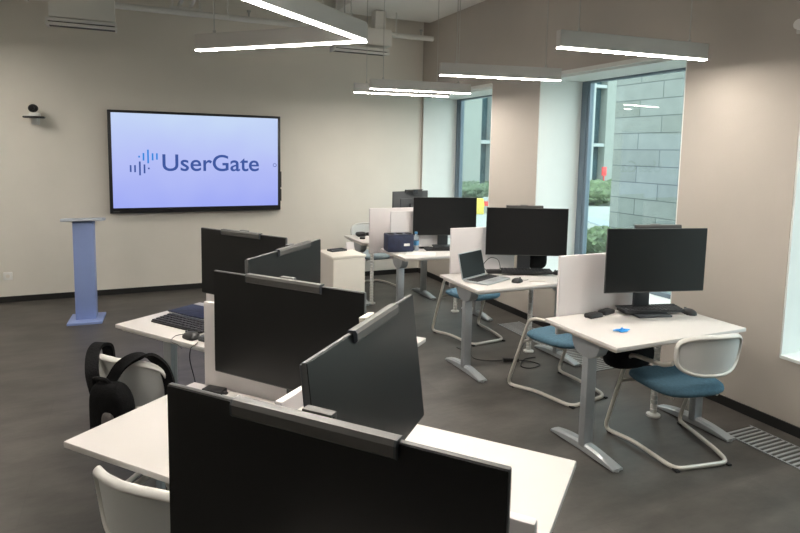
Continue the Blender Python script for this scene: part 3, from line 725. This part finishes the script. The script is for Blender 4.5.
MB().prism([(-.022, 0), (.022, 0), (.004, .075), (-.004, .075)], 'x', -.045, .045).build('card', 'screen', t, smooth=False)
MB().bx(-.02, .03, -.0155, -.0145, .02, .05, 0, Matrix.Rotation(R(-13), 4, 'X')).build('print', 'lect', t)

# wall display
t = thing('wall_display', 'large wall display with a blue logo screen on the back wall', 'display', (.766, 7.50, 1.537))
hw, hh = .970, .583
MB().bx(-hw, hw, -.03, .055, -hh, hh, .008).build('casing', 'blackp', t)
MB().bx(-hw + .036, hw - .036, -.034, -.029, -hh + .062, hh - .030).build('screen_picture', 'tv', t, smooth=False)
MB().bx(-hw + .036, hw - .036, -.033, -.0285, -hh + .054, -hh + .062).build('screen_edge', 'navy', t, smooth=False)
MB().bx(hw, hw + .014, -.02, .03, -.47, -.32, .004).bx(hw, hw + .014, -.02, .03, -.30, -.10, .004).build('side_controls', 'blackp', t)
MB().bx(-.4, .4, .055, .072, -.3, .3, .004).build('wall_mount', 'blackp', t)
MB().bx(-hw + .035, -hw + .10, -.0312, -.0295, -hh + .018, -hh + .028).build('maker_mark', 'bezel_lt', t)
MB().tube([(hw - .075 + .02 * math.cos(a * PI / 8), -.0345, -.02 + .02 * math.sin(a * PI / 8)) for a in range(16)], .003, 6, closed=True).build('pointer_ring', 'logo_dark', t)
# logo: bars and lettering. the display spans 174 px of the photo at 0.01127 m per px
def PXZ(cx, cy):  # the photo's logo measured on the screen plane, display-local x and z
    u = (cx - 97) / 569
    return -.745 + 1.444 * u, (1.911 + .012 * u - 1.533) - .00260 * cy
lb = MB(); lb2 = MB()
for cx, y0, y1, tgt in ((97, 158, 188, lb), (115, 158, 189, lb), (135, 142, 203, lb), (154, 155, 194, lb), (172, 169, 176, lb), (133, 117, 125, lb2), (151, 105, 138, lb2), (170, 90, 150, lb2), (189, 106, 137, lb2), (207, 106, 134, lb2)):
    x, zt = PXZ(cx, y0); _, zb = PXZ(cx, y1); tgt.box((x, -.0355, (zt + zb) / 2), (.018, .003, max(zt - zb, .018)), .004 if zt - zb > .02 else .006)
lb.build('logo_bars_slate', 'logo_dark', t, smooth=False); lb2.build('logo_bars_blue', 'logo_blue', t, smooth=False)
cu = bpy.data.curves.new('lettering', 'FONT'); cu.body = 'UserGate'; cu.size = .235; cu.extrude = .001; cu.offset = .0022; cu.space_character = 1.0
tmp = bpy.data.objects.new('tmp', cu); C.objects.link(tmp); bpy.context.view_layer.update()
me = bpy.data.meshes.new_from_object(tmp.evaluated_get(bpy.context.evaluated_depsgraph_get())); bpy.data.objects.remove(tmp)
xs = [v.co.x for v in me.vertices]; zs = [v.co.y for v in me.vertices]
x0, _ = PXZ(230, 0); x1, zb = PXZ(666, 188); _, zt = PXZ(0, 107); sx = (x1 - x0) / (max(xs) - min(xs)); sz = (zt - zb) / (max(zs) - min(zs))
mx, mz = min(xs), min(zs)
for v in me.vertices: v.co = Vector((x0 + (v.co.x - mx) * sx, -.0355 - v.co.z, zb + (v.co.y - mz) * sz))
me.materials.append(M['logo_dark']); o = bpy.data.objects.new('lettering', me); C.objects.link(o); o.parent = t

# conference camera on its wall shelf
t = thing('conference_camera', 'black conference camera on a small wall bracket left of the display', 'camera', (-.90, 7.46, 2.03))
MB().bx(-.10, .10, -.07, .05, -.035, -.015, .008).build('shelf_plate', 'blackp', t)
MB().bx(-.02, .02, .03, .11, -.09, -.02, .004).bx(-.04, .04, .104, .113, -.10, .03, .003).build('bracket', 'white', t)
MB().bx(-.045, .06, -.05, .03, -.015, .018, .008).build('camera_base', 'white', t)
MB().blob((-.005, -.01, .068), (.048, .05, .044), 3).build('camera_head', 'blackp', t)
MB().cyl((-.012, -.055, .068), (-.012, -.068, .068), .024, seg=20).build('lens', 'lcd', t)
t = thing('wall_socket', 'white wall socket low on the back wall at the left edge', 'socket', (-1.224, 7.568, .29))
MB().bx(-.043, .043, -.008, .006, -.043, .043, .003).build('plate', 'white', t); MB().cyl((0, -.0085, 0), (0, -.006, 0), .02, seg=20).build('socket_hole', 'deskedge', t)
t = thing('wall_sensor', 'small white sensor high on the right wall at the picture edge', 'sensor', (3.744, 2.38, 2.52))
MB().cyl((-.07, 0, 0), (-.012, 0, 0), .03, .034, 20).build('sensor_body', 'white', t); MB().bx(-.014, 0, -.045, .045, -.045, .045, .003).build('sensor_plate', 'lampbody', t)

# floor vents
def grille(x0, x1, y0, y1, label):
    t = thing('floor_vent', label, 'floor vent', ((x0 + x1) / 2, (y0 + y1) / 2, 0), 0, 'slotted floor vents by the windows'); hw, hd = (x1 - x0) / 2, (y1 - y0) / 2
    MB().bx(-hw, hw, -hd, hd, 0, .002).build('vent_base', 'gap', t)
    MB().bx(-hw, -hw + .01, -hd, hd, .001, .006).bx(hw - .01, hw, -hd, hd, .001, .006).build('vent_frame', 'steel', t)
    s = MB(); y = -hd + .01
    while y < hd - .01: s.bx(-hw + .01, hw - .01, y, y + .014, .002, .006); y += .034
    s.build('slats', 'steel_lt', t, smooth=False)
grille(3.35, 3.61, 1.3, 2.43, 'slotted silver floor vent beside the front chair near the right wall')
grille(3.35, 3.61, 3.55, 4.95, 'slotted floor vent in the floor behind the blue-seated chairs')
# cable on the floor by the laptop desk
t = thing('floor_cable', 'thin dark cable lying on the floor by the laptop desk leg', 'cable', (0, 0, 0))
MB().tube(smoothpath([(2.60, 4.46, .004), (2.62, 4.28, .004), (2.60, 4.15, .004), (2.70, 4.06, .004), (2.80, 4.02, .012)]), .004, 6).tube(smoothpath([(2.90, 3.98, .012), (3.0, 3.92, .004), (3.02, 3.83, .004), (2.9, 3.8, .004), (2.86, 3.87, .004), (2.98, 3.99, .004), (3.1, 4.0, .004)]), .004, 6).build('wire', 'blackp', t)
MB().box((0, 0, .014), (.13, .045, .028), .006, Matrix.Translation((2.85, 4.0, 0)) @ Matrix.Rotation(R(-20), 4, 'Z')).build('cable_adapter', 'blackp', t)

# ------------------------------------------------------------------ outside
struct(MB().bx(XG + .1, 60, -30, 70, -.6, -.25).build('ground_exterior', 'pave', smooth=False))
arc = MB(); cx, cy, r0, r1_ = 6.5, 15.5, 6.0, 6.55; N = 40
V = []
for k in range(N + 1):
    a = R(-65) + R(105) * k / N
    V.append([arc.bm.verts.new((cx + math.cos(a) * r, cy + math.sin(a) * r, z)) for r, z in ((r0, -.25), (r0, -.2), (r1_, -.2), (r1_, -.25))])
for q, r in zip(V, V[1:]):
    for k in range(3): arc.bm.faces.new((q[k], q[k + 1], r[k + 1], r[k]))
struct(arc.build('path_exterior', 'kerb'))
t = thing('stone_building', 'pale stone-clad building close outside the middle window', 'building', (10.5, 0, 0))
MB().bx(0, 6, 3.2, 10.95, -.3, 11).build('stone_wall', 'stone', t, smooth=False)
MB().bx(-.1, 6.1, 3.1, 11.05, 11, 11.4).build('parapet', 'extwhite', t, smooth=False)
# far office block
t = thing('office_building', 'distant office block with white mullions and dark glass seen through the windows', 'building', (0, 29, -.3))
MB().bx(8, 52, .5, 8, 0, 16).build('glass_wall', 'extglass', t, smooth=False)
x = 8.0; k = 0
widths = [(.55, 'extwhite'), (.32, 'extwhite'), (.8, 'extcream'), (.32, 'extwhite')]
for xc, wd, m in ((12.2, .5, 'extwhite'), (14.4, .4, 'extwhite'), (17.45, 1.15, 'extcream'), (18.9, .35, 'extwhite'), (20.6, .8, 'extcream'), (22.2, .35, 'extwhite'), (23.9, .3, 'extwhite'), (25.9, .45, 'extwhite'), (27.4, .75, 'extcream'), (29.4, .4, 'extwhite'), (31.4, .6, 'extcream'), (34, .6, 'extwhite'), (38, .8, 'extcream')):
    MB().bx(xc - wd / 2, xc + wd / 2, -.1, .5, 0, 16, .02).build('pillar', m, t, smooth=False)
for z in (2.52, 6.1, 9.7, 13.3): MB().bx(8, 52, -.04, .5, z, z + .2, .02).build('floor_band', 'extwhite', t, smooth=False)
MB().bx(7.9, 52.1, .2, 8.1, 16, 16.5).build('roof_edge', 'extwhite', t, smooth=False)
o = MB().bx(-.16, .16, -.04, .04, 0, .5, .02).cyl((0, 0, -.8), (0, 0, 0), .04, seg=10).build('street_sign', 'red', loc=(24.35, 26, -.25 + .8)); tag(o, 'small red sign outside, seen through the middle window', 'sign')
def bush(pos, rad, label, m='leaf', n=900, sd=1, group='shrubs outside the windows'):
    t = thing('shrub', label, 'shrub', pos, 0, group); rnd = random.Random(sd); b = MB()
    b.blob((0, 0, rad[2] * .9), (rad[0] * .8, rad[1] * .8, rad[2] * .8), 3, .35, sd=sd)
    for _ in range(n):
        d = Vector((rnd.gauss(0, 1), rnd.gauss(0, 1), rnd.gauss(0, 1))).normalized() * (rnd.uniform(.75, 1.08)); c = Vector((d.x * rad[0], d.y * rad[1], rad[2] * .9 + d.z * rad[2]))
        if c.z < .02: c.z = .02 + rnd.random() * .1
        s = .09 * (.6 + rnd.random() * .8); e1 = Vector((rnd.gauss(0, 1), rnd.gauss(0, 1), rnd.gauss(0, 1))).normalized(); e2 = e1.orthogonal().normalized()
        b.bm.faces.new([b.bm.verts.new(c + e1 * s * p + e2 * s * q) for p, q in ((-1, 0), (0, -.5), (1, 0), (0, .5))])
    b.build('foliage', m, t, smooth=False, recalc=False)
    MB().cyl((0, 0, 0), (0, 0, rad[2]), .04, .02, 8).build('stem', 'stem', t)
bush((17.0, 18.6, -.25), (1.4, 1.1, .52), 'rounded green shrub outside the middle window, left of the stone wall', sd=3)
bush((20.2, 21.6, -.25), (1.6, 1.1, .40), 'low green shrub before the office block, beyond the round one', 'leaf2', sd=5)
bush((8.6, 9.15, -.25), (.75, .55, .27), 'small green shrub low in the middle window by the curved kerb', n=500, sd=8)
bush((13.6, 22.6, -.25), (1.5, 1.1, .36), 'green shrub seen in the far window, left one of the two', 'leaf2', sd=9)
bush((17.4, 25.0, -.25), (1.3, 1.0, .44), 'bright green shrub seen in the far window, right one of the two', 'leaf', sd=12)
def barrier(x, y, m, w, h, label):
    t = thing('road_barrier', label, 'barrier', (x, y, -.25), R(-20), 'coloured barriers outside the far window')
    MB().prism([(-.22, 0), (.22, 0), (.1, h), (-.1, h)], 'x', -w / 2, w / 2, None, .02).build('body', m[0], t)
    MB().prism([(-.17, h * .45), (.17, h * .45), (.13, h * .75), (-.13, h * .75)], 'x', -w / 2 - .01, w / 2 + .01).build('stripe', m[1], t)
barrier(10.15, 16.55, ('yellow', 'yellow'), .55, .5, 'yellow barrier low in the far window')
barrier(11.0, 16.75, ('extwhite', 'red'), .7, .5, 'red and white barrier low in the far window')
barrier(9.35, 15.9, ('extwhite', 'kerb'), .7, .45, 'pale grey and white barrier low in the far window, beside the yellow one')

# ------------------------------------------------------------------ daylight and render look
wd = bpy.data.worlds.new('world'); sc.world = wd; wd.use_nodes = True; nt = wd.node_tree; bg = nt.nodes['Background']
tc = nt.nodes.new('ShaderNodeTexCoord'); sp = nt.nodes.new('ShaderNodeSeparateXYZ'); nt.links.new(tc.outputs['Generated'], sp.inputs[0])
rp = nt.nodes.new('ShaderNodeValToRGB'); rp.color_ramp.elements[0].position = 0.0; rp.color_ramp.elements[0].color = (.86, .95, .97, 1)
rp.color_ramp.elements[1].position = .9; rp.color_ramp.elements[1].color = (.74, .90, 1.0, 1)
nt.links.new(sp.outputs['Z'], rp.inputs['Fac']); nt.links.new(rp.outputs['Color'], bg.inputs['Color'])
bg.inputs['Strength'].default_value = 2.75
sc.view_settings.view_transform = 'Standard'; sc.view_settings.look = 'None'; sc.view_settings.exposure = 0.68; sc.view_settings.gamma = 1.0
sc.view_settings.use_curve_mapping = False
sc.cycles.use_denoising = True; sc.cycles.max_bounces = 8; sc.cycles.diffuse_bounces = 5; sc.cycles.transparent_max_bounces = 12
sc.cycles.sample_clamp_indirect = 6.0; sc.cycles.caustics_reflective = False; sc.cycles.caustics_refractive = False
